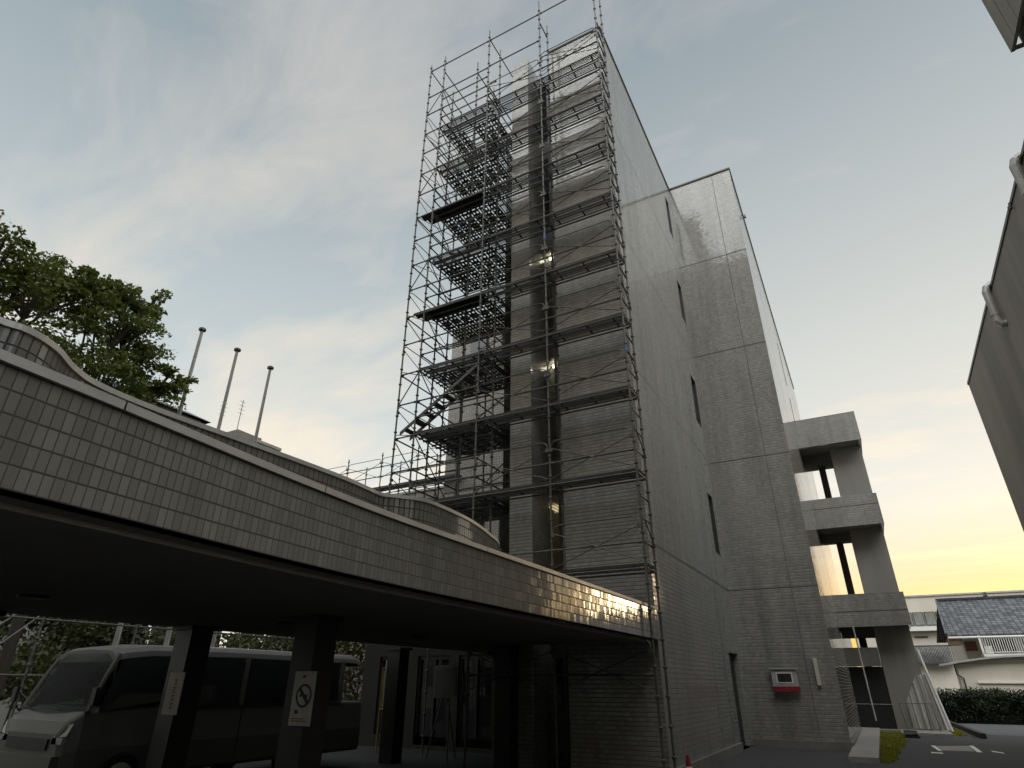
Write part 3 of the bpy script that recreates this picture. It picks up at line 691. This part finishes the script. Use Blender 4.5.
# ------------------------------------------------------------------ foliage
def leaves(m,c,rad,n,size,flat=.7):
    for i in range(n):
        while True:
            d=Vector((random.uniform(-1,1),random.uniform(-1,1),random.uniform(-1,1)))
            if d.length<=1: break
        d=d*(.55+.45*random.random()) if random.random()<.5 else d
        p=Vector(c)+Vector((d.x*rad[0],d.y*rad[1],d.z*rad[2]))
        s=size*random.uniform(.6,1.3)
        nrm=Vector((random.gauss(0,.6),random.gauss(0,.6),random.gauss(0,.6)+flat)).normalized()
        a=nrm.orthogonal().normalized(); a=Quaternion(nrm,random.uniform(0,2*PI))@a; b=nrm.cross(a)
        m.quad([p-a*s*.5,p-b*s*.28,p+a*s*.5,p+b*s*.28])
def tree(name,base,trunk_top,lobes,label,group,per,size,mat,rt=.22,sub=7):
    t=root(name,base,label,'tree',group)
    tr=MB(); B=Vector(base); T=Vector(trunk_top)
    tr.tube([B,B.lerp(T,.5)+Vector((.1,-.08,0)),T],[rt,rt*.75,rt*.5],9)
    cr=MB()
    for c,rad in lobes:
        c=Vector(c); mid=T.lerp(c,.5)+Vector((random.uniform(-.2,.2),random.uniform(-.2,.2),-.25))
        tr.tube([B.lerp(T,random.uniform(.65,1)),mid,c],[rt*.38,rt*.22,.025],6)
        for s in range(sub):
            d=Vector((random.gauss(0,.6),random.gauss(0,.6),random.gauss(0,.5)))
            e=c+d*rad; tr.tube([mid.lerp(c,.6),c.lerp(e,.5)+Vector((0,0,.1)),e],[.03,.02,.008],4)
            rr=rad*random.uniform(.26,.50)
            leaves(cr,e,(rr*1.3,rr*1.3,rr*.62),int(per/sub*.6),size)
    part('trunk',tr,BARK,t); part('crown',cr,mat,t); return t
L1=[((-18,4.4,11.75),0.78),((-18.3,5.3,11.65),0.78),((-17.6,5.5,10.75),1.01),((-18.6,4.3,10.75),1.20),((-18,3.4,11.05),0.92),((-18.5,6.1,11.85),0.64),((-17.8,6.2,11.35),0.92),((-18.2,5.0,9.20),1.10),((-18,6.5,9.60),1.01),((-17.5,3.6,9.40),1.01)]
L2=[((-18,6.95,12.25),.5),((-18.2,7.0,11.5),.75),((-17.8,7.7,11.0),.95),((-18,7.8,12.3),.55),((-18.1,8.4,12.3),.6),((-18.3,8.3,11.4),.8),((-17.7,8.6,10.7),.7),((-18,7.7,10.0),1.15),((-18.3,8.8,9.8),.8),((-18,9.7,10.1),.5),((-17.6,7.0,9.3),1.1),((-18,8.4,9.0),.9),((-18.4,9.4,9.4),.6)]
tree('broadleaf_tree',(-18.2,4.6,0),(-18.1,4.8,7.8),L1,'broad green tree at the left frame edge above the curved upstand','trees behind the canopy',2300,.14,LEAF,sub=15)
tree('broadleaf_tree',(-18.0,7.9,0),(-18,7.9,7.9),L2,'smaller two-topped tree between the left tree and the flagpoles','trees behind the canopy',1900,.14,LEAF,.16,14)
def bush(name,pts,label,cat,n,size,mat,kind=None,group=None):
    t=root(name,(pts[0][0][0],pts[0][0][1],0),label,cat,group); m=MB()
    for c,rad in pts: leaves(m,c,rad,n,size,.2)
    part('foliage',m,mat,t)
    s=MB()
    for c,rad in pts[:12]: s.tube([(c[0],c[1],0),(c[0]+.1,c[1],c[2])],[.04,.02],5)
    part('stem',s,BARK,t); return t
# greenery behind the minibus
pts=[((-20-random.uniform(0,5),y,random.uniform(.6,3.2)),(1.2,1.1,.9)) for y in [6+i*.55 for i in range(28)]]
pts+=[((x,18.6,z),(1.0,.7,.8)) for x in (-23,-21.5,-20,-18.5,-17,-15.5) for z in (.8,2.0,3.0)]
bush('shrubbery',pts,'loose dark shrubs seen past the minibus under the canopy edge','shrubs',700,.16,LEAF3)
pts=[((-23.4-random.uniform(0,1.8),y,random.uniform(1,4.6)),(1.6,1.6,1.5)) for y in [4+i*.9 for i in range(26)]]
bush('background_shrubs',pts,'taller mass of shrubs farther behind the minibus','shrubs',600,.25,LEAF2)
ds_=root('driveway_scaffold',(-15,9,0),'light pipe scaffold frame seen behind the minibus roof','scaffold')
yy=[5,7,9,11,13,15]
for y in yy: put('standard',mesh_standard(0,4.2),(-15,y,0),0,ds_)
for a,b in zip(yy[:-1],yy[1:]):
    for z in (2.75,3.1,1.7): put('ledger',mesh_bar(b-a),(-15,a,z),PI/2,ds_)
brace((-15,5.2,1.0),(-15,7,2.9),par=ds_); brace((-15,5.2,1.6),(-15,6.8,3.1),par=ds_)
# hedge on the right
pts=[((2.4+i*.42,39.7+random.uniform(-.1,.25),z),(.42,.4,.38)) for i in range(22) for z in (.3,.75,1.15)]
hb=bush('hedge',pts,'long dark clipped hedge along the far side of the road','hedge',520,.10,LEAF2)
part('hedge_shade_core',MB().box(2.3,11.2,39.75,40.0,0,1.15),BLACK,hb)  # black box added inside the hedge as the shade between its leaves
pts=[((3.1+random.uniform(0,5.5),41+random.uniform(0,.8),random.uniform(.9,1.5)),(.5,.4,.38)) for i in range(16)]
bush('garden_shrubs',pts,'loose garden shrubs rising behind the hedge in front of the low shed','shrubs',260,.12,LEAF3)

# ------------------------------------------------------------------ flagpoles and far rooftops
for (x,y,zt,lab) in ((-18,10.34,12.6,'leftmost and nearest of the three flagpoles, beside the tree'),(-18,11.80,12.53,'middle one of the three bare flagpoles'),(-18,13.32,12.5,'rightmost of the three bare flagpoles, nearest the scaffold')):
    fp=root('flagpole',(x,y,0),lab,'flagpole','three bare flagpoles behind the canopy')
    p=MB(); p.tube([(x,y,0),(x,y,zt-.15)],[.085,.052],12); part('pole',p,simple('dull_pole_steel',(.24,.24,.235),.5,.2,.2,3),fp)
    p=MB(); p.tube([(x,y,zt-.15),(x,y,zt-.12),(x,y,zt-.05),(x,y,zt)],[.06,.12,.12,.04],12); part('cap',p,FRAME,fp)
    p=MB(); p.tube([(x+.085,y,1.2),(x+.075,y,zt-.2)],.006,4); part('halyard',p,WHITE,fp)
rt_=root('distant_rooftop',(-27,15,0),'small gabled roof just showing behind the first flagpole','building')
p=MB(); p.box(-30,-26.2,12.5,16.2,0,12.9); part('wall',p,CONC_DK,rt_)
p=MB(); p.quad([(-26,12.2,12.95),(-26,16.6,12.95),(-28,16.6,13.9),(-28,12.2,13.9)]); p.quad([(-30.2,12.2,12.95),(-30.2,16.6,12.95),(-28,16.6,13.9),(-28,12.2,13.9)]); p.quad([(-26,12.2,12.95),(-30.2,12.2,12.95),(-28,12.2,13.9)]); p.quad([(-26,16.6,12.95),(-30.2,16.6,12.95),(-28,16.6,13.9)]); part('roof',p,FRAME,rt_)
rt_=root('rooftop_plant_room',(-27,19,0),'grey plant room with a flat canopy slab behind the third flagpole','building')
p=MB(); p.box(-29,-26,18.1,19.6,0,13.15); part('wall',p,CONC_DK,rt_)
p=MB(); p.box(-28.8,-25.9,19.3,20.9,12.85,13.0); part('slab',p,CONC,rt_)
for x,y,z0,z1,lab in ((-26,17.05,12,14.3,'thin roof aerial between the first two flagpoles'),(-26.5,18.4,13.1,15.0,'thin roof aerial between the second and third flagpoles')):
    an=root('roof_aerial',(x,y,z0),lab,'aerial','roof aerials'); p=MB(); p.tube([(x,y,z0),(x,y,z1)],.02,5)
    for i in range(4): p.tube([(x,y-.18,z1-.1-i*.22),(x,y+.18,z1-.1-i*.22)],.01,4)
    part('mast',p,FRAME,an)

# ------------------------------------------------------------------ building on the right
rb=root('rendered_building',(5.5,27.1,0),'grimy rendered building at the right frame edge with gooseneck vent pipes','building')
d0=Vector((5.52,27.14,0)); d1=Vector((5.10,2.14,0)); d2=d0+Vector((14,0,0)); d3=d1+Vector((14,0,0))
p=MB(); Z=Vector((0,0,12.21))
Lw=(d1-d0).length
p.quad([d0,d1,d1+Z,d0+Z],[(0,0),(Lw,0),(Lw,12.2),(0,12.2)]); p.quad([d0,d2,d2+Z,d0+Z]); p.quad([d1,d3,d3+Z,d1+Z]); p.quad([d2,d3,d3+Z,d2+Z]); p.quad([d0+Z,d1+Z,d3+Z,d2+Z])
RBW=simple('streaky_render',(.33,.315,.28),.85,0,.28,.8,.004,streak=True)
part('wall',p,RBW,rb)
dd=(d1-d0).normalized(); nn=Vector((dd.y,-dd.x,0)); nn=nn if nn.x<0 else -nn
p=MB(); a=d0+nn*.03-dd*.03; b=d1+nn*.03; p.quad([a+Z*1.0005,b+Z*1.0005,b+Z*1.008,a+Z*1.008]); p.quad([a+Z*1.008,b+Z*1.008,b+Z*1.008-nn*.3,a+Z*1.008-nn*.3]); p.quad([a+Z*1.0005,b+Z*1.0005,b+Z*1.0005-nn*.3,a+Z*1.0005-nn*.3]); part('coping',p,FRAME,rb)
for s,zc,rad in ((7.4,11.0,.105),(13.0,11.0,.105)):
    q=d0+dd*s; o=nn*.17
    P_=[q+Vector((0,0,zc)),q+nn*.10+Vector((0,0,zc)),q+o+Vector((0,0,zc+.12))]
    P_+=[q+o+Vector((0,0,zc+1.12)),q+nn*.12+Vector((0,0,zc+1.27)),q+nn*.0+Vector((0,0,zc+1.34)),q-nn*.2+Vector((0,0,zc+1.3))]
    p=MB(); p.tube(P_,rad,12); p.tube([q+o+Vector((0,0,zc+.3)),q+o+Vector((0,0,zc+.38))],rad*1.12,12); vp=part('vent_pipe',p,METAL_COP,rb)
p=MB(); q=d0+dd*11.5; p.tube([q+nn*.02+Z,q+nn*.08+Z,q+nn*.09+Z*.992],.02,5); p.tube([q+nn*.09+Z*.992,q+nn*.09+Z*.985],.05,7); part('roof_fitting',p,FRAME,rb)
# overhanging top storey
p=MB(); ox,oy=4.58,10.7
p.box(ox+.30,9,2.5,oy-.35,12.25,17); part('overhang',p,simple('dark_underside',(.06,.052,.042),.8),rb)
for i in range(9):
    y1=oy-i*.36; p=MB(); p.box(ox,ox+.06,y1-.34,y1,12.08+ (0 if i<8 else .1),17); p.box(ox+.061,ox+.3,y1-.02,y1,12.10,12.2); part('cladding_panel',p,RBW,rb)
for i in range(8):
    p=MB(); x=ox+.22+i*.5; p.box(x,x+.36,oy-.02,oy+.03,12.1,17); part('cladding_panel',p,RBW,rb)
for i in range(3):
    p=MB(); y=oy-.8-i*.9; p.tube([(ox+.1,y,12.3),(ox+.45,y-.1,12.05),(ox+.8,y,12.3)],.05,5); part('bracket',p,METAL_COP,rb)
# tall block behind the camera, mirrored in the glazed tiles
tb=root('opposite_tower_block',(-4,-8.5,0),'tall pale block across the forecourt, mirrored as the shade line in the glazed tiles','building')
p=MB(); p.box(-30,24,-22,-9.0,0,39.3); p.box(-11,-6.6,-20,-9.05,39.302,46); part('wall',p,simple('pale_render',(.55,.53,.47),.8,0,.1,1),tb)
for k in range(10):
    p=MB()
    for i in range(13): p.box(-29+i*4,-27.2+i*4,-9.0,-8.97,1.4+k*3.8,2.8+k*3.8)
    part('window_band',p,GL,tb)

# ------------------------------------------------------------------ houses on the right
RT=tilemat('roof_tile',.28,.28,(.17,.175,.185),(.075,.078,.085),(.03,.03,.032),.35,.25,gap=.03,stain=.3)
hs=root('tiled_roof_house',(8,47,0),'house with a grey tiled roof and a white railed balcony behind the hedge','house')
p=MB(); p.box(4.7,16,46.6,53,0,4.25); part('wall',p,CREAM,hs)
def slope(m,x0,x1,xr0,y0,z0,y1,z1):
    n=(Vector((0,y1-y0,z1-z0))).length
    m.quad([(x0,y0,z0),(x1,y0,z0),(x1,y1,z1),(xr0,y1,z1)],[(x0,0),(x1,0),(x1,n),(xr0,n)])
    m.quad([(x0,y0,z0-.12),(x1,y0,z0-.12),(x1,y0,z0),(x0,y0,z0)])
    m.quad([(x0,y0,z0-.12),(x1,y0,z0-.12),(x1,y1,z1-.12),(xr0,y1,z1-.12)])
p=MB(); slope(p,4.0,17,4.35,45.4,4.28,49.6,6.55); p.quad([(4.0,45.4,4.28),(4.35,49.6,6.55),(4.35,49.6,6.4),(4.0,45.4,4.15)]); p.quad([(4.35,49.6,6.55),(17,49.6,6.55),(17,53.8,4.28),(4.0,53.8,4.28)]); rf=part('roof',p,RT,hs)
p=MB(); p.tube([(4.3,49.6,6.6),(17,49.6,6.6)],.13,8); p.tube([(3.98,45.4,4.33),(4.33,49.6,6.6)],.07,6); part('ridge_tile',p,RT,rf)
p=MB(); p.box(6.9,7.1,49.5,49.7,6.72,6.95); part('ridge_ornament',p,RT,rf)
p=MB(); p.tube([(4.0,45.33,4.12),(9.5,45.33,4.12)],.06,6); p.tube([(4.75,45.33,4.1),(4.75,46.5,3.9),(4.75,46.5,0)],.05,6); part('gutter',p,WHITE,hs)
p=MB(); p.box(4.02,4.6,45.45,46.55,3.75,4.13); part('eave_box',p,simple('brown_board',(.16,.10,.06),.7),hs)
bl=MB(); bl.box(5.45,12,45.3,46.55,3.10,3.24); bl.box(5.45,12,45.3,45.36,4.08,4.15); bl.box(5.45,12,45.3,45.36,3.30,3.34); bl.box(5.42,5.52,45.3,45.4,3.25,4.2)
for i in range(58): bl.box(5.58+i*.11,5.61+i*.11,45.31,45.35,3.34,4.08)
part('balcony',bl,WHITE,hs)
for x in (5.9,7.6): 
    p=MB(); p.box(x,x+1.3,46.55,46.598,3.3,4.1); q=part('window',p,FRAME,hs); p=MB(); p.box(x+.06,x+1.24,46.53,46.549,3.3,4.04); part('pane',p,GL,q)
p=MB(); p.box(4.72,5.4,46.54,46.598,3.45,3.95); part('shutter',p,simple('rust_board',(.20,.09,.05),.7),hs)
p=MB(); p.box(5.62,5.95,45.5,45.8,3.25,3.65); part('air_conditioner',p,WHITE,hs)
sh=root('garden_shed',(6,44,0),'low cream outbuilding with a shallow arched roof behind the hedge','shed')
p=MB(); p.box(3.85,11,43.6,45.0,0,2.72); part('wall',p,CREAM,sh)
p=MB(); prev=None
for i in range(17):
    t=i/16; x=3.05+t*8.2; z=2.68+.42*math.sin(PI*min(1,t*1.05)); 
    if prev: p.quad([(prev[0],43.2,prev[1]),(x,43.2,z),(x,45.1,z),(prev[0],45.1,prev[1])]); p.quad([(prev[0],43.2,prev[1]-.09),(x,43.2,z-.09),(x,43.2,z),(prev[0],43.2,prev[1])]); p.quad([(prev[0],43.2,prev[1]-.09),(x,43.2,z-.09),(x,45.1,z-.09),(prev[0],45.1,prev[1]-.09)]); p.quad([(prev[0],43.6,2.70),(x,43.6,2.70),(x,43.6,z-.09),(prev[0],43.6,prev[1]-.09)],mi=1)
    prev=(x,z)
part('roof',p,[METAL_COP,CREAM],sh)
p=MB(); p.box(4.6,11,43.5,43.598,1.75,1.85); part('ledge',p,WHITE,sh)
p=MB(); p.tube([(3.75,43.5,2.6),(3.75,43.5,2.2),(4.0,43.5,2.0),(4.0,43.5,.2)],.04,6); part('downpipe',p,BLACK,sh)
wb=root('white_building',(5,60,0),'plain cream two-storey block with a band of windows behind the tiled-roof house','building')
p=MB(); p.box(-1,16,60,72,0,8.0); part('wall',p,CREAM,wb)
p=MB(); p.box(-1.1,16,59.9,60.2,8.002,8.12); part('coping',p,METAL_COP,wb)
for i in range(8):
    x=2.6+i*.78; p=MB(); p.box(x,x+.72,59.93,59.998,5.85,6.85); q=part('window',p,FRAME,wb); p=MB(); p.box(x+.05,x+.67,59.91,59.929,5.9,6.8); part('pane',p,simple('curtained_glass',(.22,.23,.2),.2),q)
p=MB(); p.box(2.2,9.5,59.5,59.998,5.45,5.75); part('window_ledge',p,WHITE,wb)
p=MB(); p.box(3.1,4.0,59.9,59.998,5.0,5.1); part('vent',p,FRAME,wb)
lat=MB(); lat.box(2.65,5.2,59.3,59.9,3.1,3.2)
for i in range(26):
    x=2.7+i*.1; lat.box(x,x+.05,59.3,59.36,3.2,4.3)
lat.box(2.65,5.25,59.28,59.38,4.3,4.4); part('balcony_lattice',lat,FRAME,wb)
rm=MB(); rm.box(2.7,5.2,59.92,59.998,3.2,4.3); part('patterned_screen',rm,simple('mottled_screen',(.4,.4,.4),.6,0,.6,6),wb)
# sheet and rail at the stair foot
tp=root('dust_sheet',(1.3,30.6,0),'pale translucent dust sheet draped in folds against the stair tower foot','sheet')
p=MB(); npt=40
for i in range(npt):
    t0,t1=i/npt,(i+1)/npt
    def pt(t,top):
        w=.10*math.sin(t*26)+.05*math.sin(t*61)
        return (.75+t*.95+(.0 if top else .25*t), YS+.80+(w*.35 if top else w), (1.10+.9*min(1,t*1.8)) if top else .12)
    p.quad([pt(t0,0),pt(t1,0),pt(t1,1),pt(t0,1)],smooth=True)
part('sheet',p,simple('white_sheet',(.55,.54,.50),.6,0,.1,3),tp)
p=MB(); p.tube([(1.55,YS+.7,2.9),(1.95,YS+.4,.1)],.05,8); part('rolled_edge',p,WHITE,tp)
rl=root('pipe_rail',(1,YS+.4,0),'thin pipe railing in front of the dust sheet','railing')
p=MB(); p.tube([(.55,YS+.35,.1),(.45,YS+.35,1.0),(1.5,YS+.35,1.0),(1.6,YS+.35,.1)],.02,6); p.tube([(1.3,YS+.35,1.0),(1.3,YS+.35,.1)],.018,6); p.tube([(.55,YS+.35,.15),(1.6,YS+.35,.15)],.018,6); part('frame',p,SCAF,rl)
dr_=root('drain_block',(.75,27.9,0),'small black block lying on the grass edge by the paving','block')
p=MB(); p.tube([(.35,27.6,.10),(.75,27.6,.12)],[.13,.10],8); p.box(.3,.8,27.45,27.75,0,.06); part('body',p,BLACK,dr_)

# ------------------------------------------------------------------ light
SUN_AZ=R(15); SUN_EL=R(4)
w=bpy.data.worlds.new('World'); sc.world=w; w.use_nodes=True; nt=w.node_tree; L=nt.links.new
bg=nt.nodes['Background']; bg.inputs[1].default_value=.12
sky=N(nt,'ShaderNodeTexSky',sky_type='NISHITA'); sky.sun_disc=False; sky.sun_elevation=SUN_EL; sky.sun_rotation=SUN_AZ; sky.air_density=1.2; sky.dust_density=2.2; sky.ozone_density=1.5
tc=N(nt,'ShaderNodeTexCoord'); nrm=N(nt,'ShaderNodeVectorMath',operation='NORMALIZE'); L(tc.outputs['Generated'],nrm.inputs[0])
sp=N(nt,'ShaderNodeSeparateXYZ'); L(nrm.outputs[0],sp.inputs[0])
el=M(nt,'MAXIMUM',sp.outputs[2],0.0)
sd=(math.sin(SUN_AZ)*math.cos(SUN_EL),math.cos(SUN_AZ)*math.cos(SUN_EL),math.sin(SUN_EL))
dt=N(nt,'ShaderNodeVectorMath',operation='DOT_PRODUCT'); L(nrm.outputs[0],dt.inputs[0]); dt.inputs[1].default_value=sd
# cloud sheet: project the direction on a plane overhead
den=M(nt,'ADD',el,.22); px_=M(nt,'DIVIDE',sp.outputs[0],den); py_=M(nt,'DIVIDE',sp.outputs[1],den)
cb=N(nt,'ShaderNodeCombineXYZ'); L(px_,cb.inputs[0]); L(py_,cb.inputs[1])
n1=N(nt,'ShaderNodeTexNoise',i_Scale=1.15,i_Detail=8.0,i_Roughness=.52,i_Distortion=.35); mpp=N(nt,'ShaderNodeMapping'); mpp.inputs['Scale'].default_value=(.75,1.5,1); mpp.inputs['Rotation'].default_value=(0,0,R(28)); mpp.inputs['Location'].default_value=(3.1,1.7,0)
L(cb.outputs[0],mpp.inputs[0]); L(mpp.outputs[0],n1.inputs['Vector'])
n1b=N(nt,'ShaderNodeTexNoise',i_Scale=5.0,i_Detail=7.0,i_Roughness=.6,i_Distortion=.6); L(mpp.outputs[0],n1b.inputs['Vector'])
cf=M(nt,'MULTIPLY_ADD',M(nt,'ADD',M(nt,'MULTIPLY',n1.outputs[0],.72),M(nt,'MULTIPLY',n1b.outputs[0],.28)),5.2,-2.3,clamp=True)
# elevations: 0 at horizon .. 1 zenith
lowf=M(nt,'SUBTRACT',1.0,M(nt,'DIVIDE',el,.92,clamp=True)); lowf=M(nt,'POWER',lowf,1.05)
sunf=M(nt,'POWER',M(nt,'MULTIPLY_ADD',dt.outputs['Value'],.5,.5,clamp=True),6.0)
K=1/.12; BACK=3.9
def kc(c): return tuple(x*K for x in c)
clear=mixc(nt,lowf,kc((.20,.26,.305)),kc((.86,.93,.92)))
cloud=mixc(nt,lowf,kc((.50,.505,.515)),kc((1.2,1.02,.76)))
veil=mixc(nt,M(nt,'MAXIMUM',M(nt,'MULTIPLY',cf,.8),M(nt,'MULTIPLY',sunf,.40)),clear,cloud)
# sunset band hugging the horizon towards the sun
hz=M(nt,'SUBTRACT',1.0,M(nt,'DIVIDE',el,.255,clamp=True)); hz=M(nt,'POWER',hz,1.5)
n2=N(nt,'ShaderNodeTexNoise',i_Scale=2.2,i_Detail=5.0); mp3=N(nt,'ShaderNodeMapping'); mp3.inputs['Scale'].default_value=(1,1,22); L(nrm.outputs[0],mp3.inputs[0]); L(mp3.outputs[0],n2.inputs['Vector'])
band=M(nt,'MULTIPLY_ADD',n2.outputs[0],2.6,-.9,clamp=True)
gold=mixc(nt,band,kc((1.15,.82,.22)),kc((1.0,.47,.12)))
gf=M(nt,'MULTIPLY',M(nt,'MULTIPLY',hz,sunf),1.7,clamp=True)
veil=mixc(nt,gf,veil,gold)
fin=mixc(nt,.08,veil,sky.outputs[0])
# high sky opposite the sunset, out of view: brightness added to light the front walls
fd=N(nt,'ShaderNodeVectorMath',operation='DOT_PRODUCT'); L(nrm.outputs[0],fd.inputs[0]); fd.inputs[1].default_value=(-.433,.782,.447)
bk=M(nt,'DIVIDE',M(nt,'SUBTRACT',.40,fd.outputs['Value']),.5,clamp=True); bk=M(nt,'MULTIPLY',M(nt,'MULTIPLY',bk,bk),M(nt,'SUBTRACT',3.0,M(nt,'MULTIPLY',bk,2.0)))
ev=M(nt,'DIVIDE',M(nt,'SUBTRACT',el,.30),.40,clamp=True); ev=M(nt,'MULTIPLY',M(nt,'MULTIPLY',ev,ev),M(nt,'SUBTRACT',3.0,M(nt,'MULTIPLY',ev,2.0)))
bk=M(nt,'MULTIPLY',bk,ev)
fin=mixc(nt,bk,fin,kc((BACK*.97,BACK*.985,BACK*.98)))
L(fin,bg.inputs[0])
sl=bpy.data.lights.new('sun','SUN'); sl.energy=.6; sl.angle=R(12); sl.color=(1,.72,.42); so=bpy.data.objects.new('sun',sl); COL.objects.link(so)
so.rotation_euler=Vector((sd[0],sd[1],sd[2])).to_track_quat('Z','Y').to_euler()
sc.view_settings.view_transform='Standard'; sc.view_settings.look='None'; sc.view_settings.exposure=.2; sc.view_settings.gamma=1
sc.render.engine='CYCLES'
try:
    sc.cycles.max_bounces=7; sc.cycles.transmission_bounces=6; sc.cycles.use_denoising=True; sc.cycles.caustics_reflective=False; sc.cycles.caustics_refractive=False
except Exception as e: print(e)
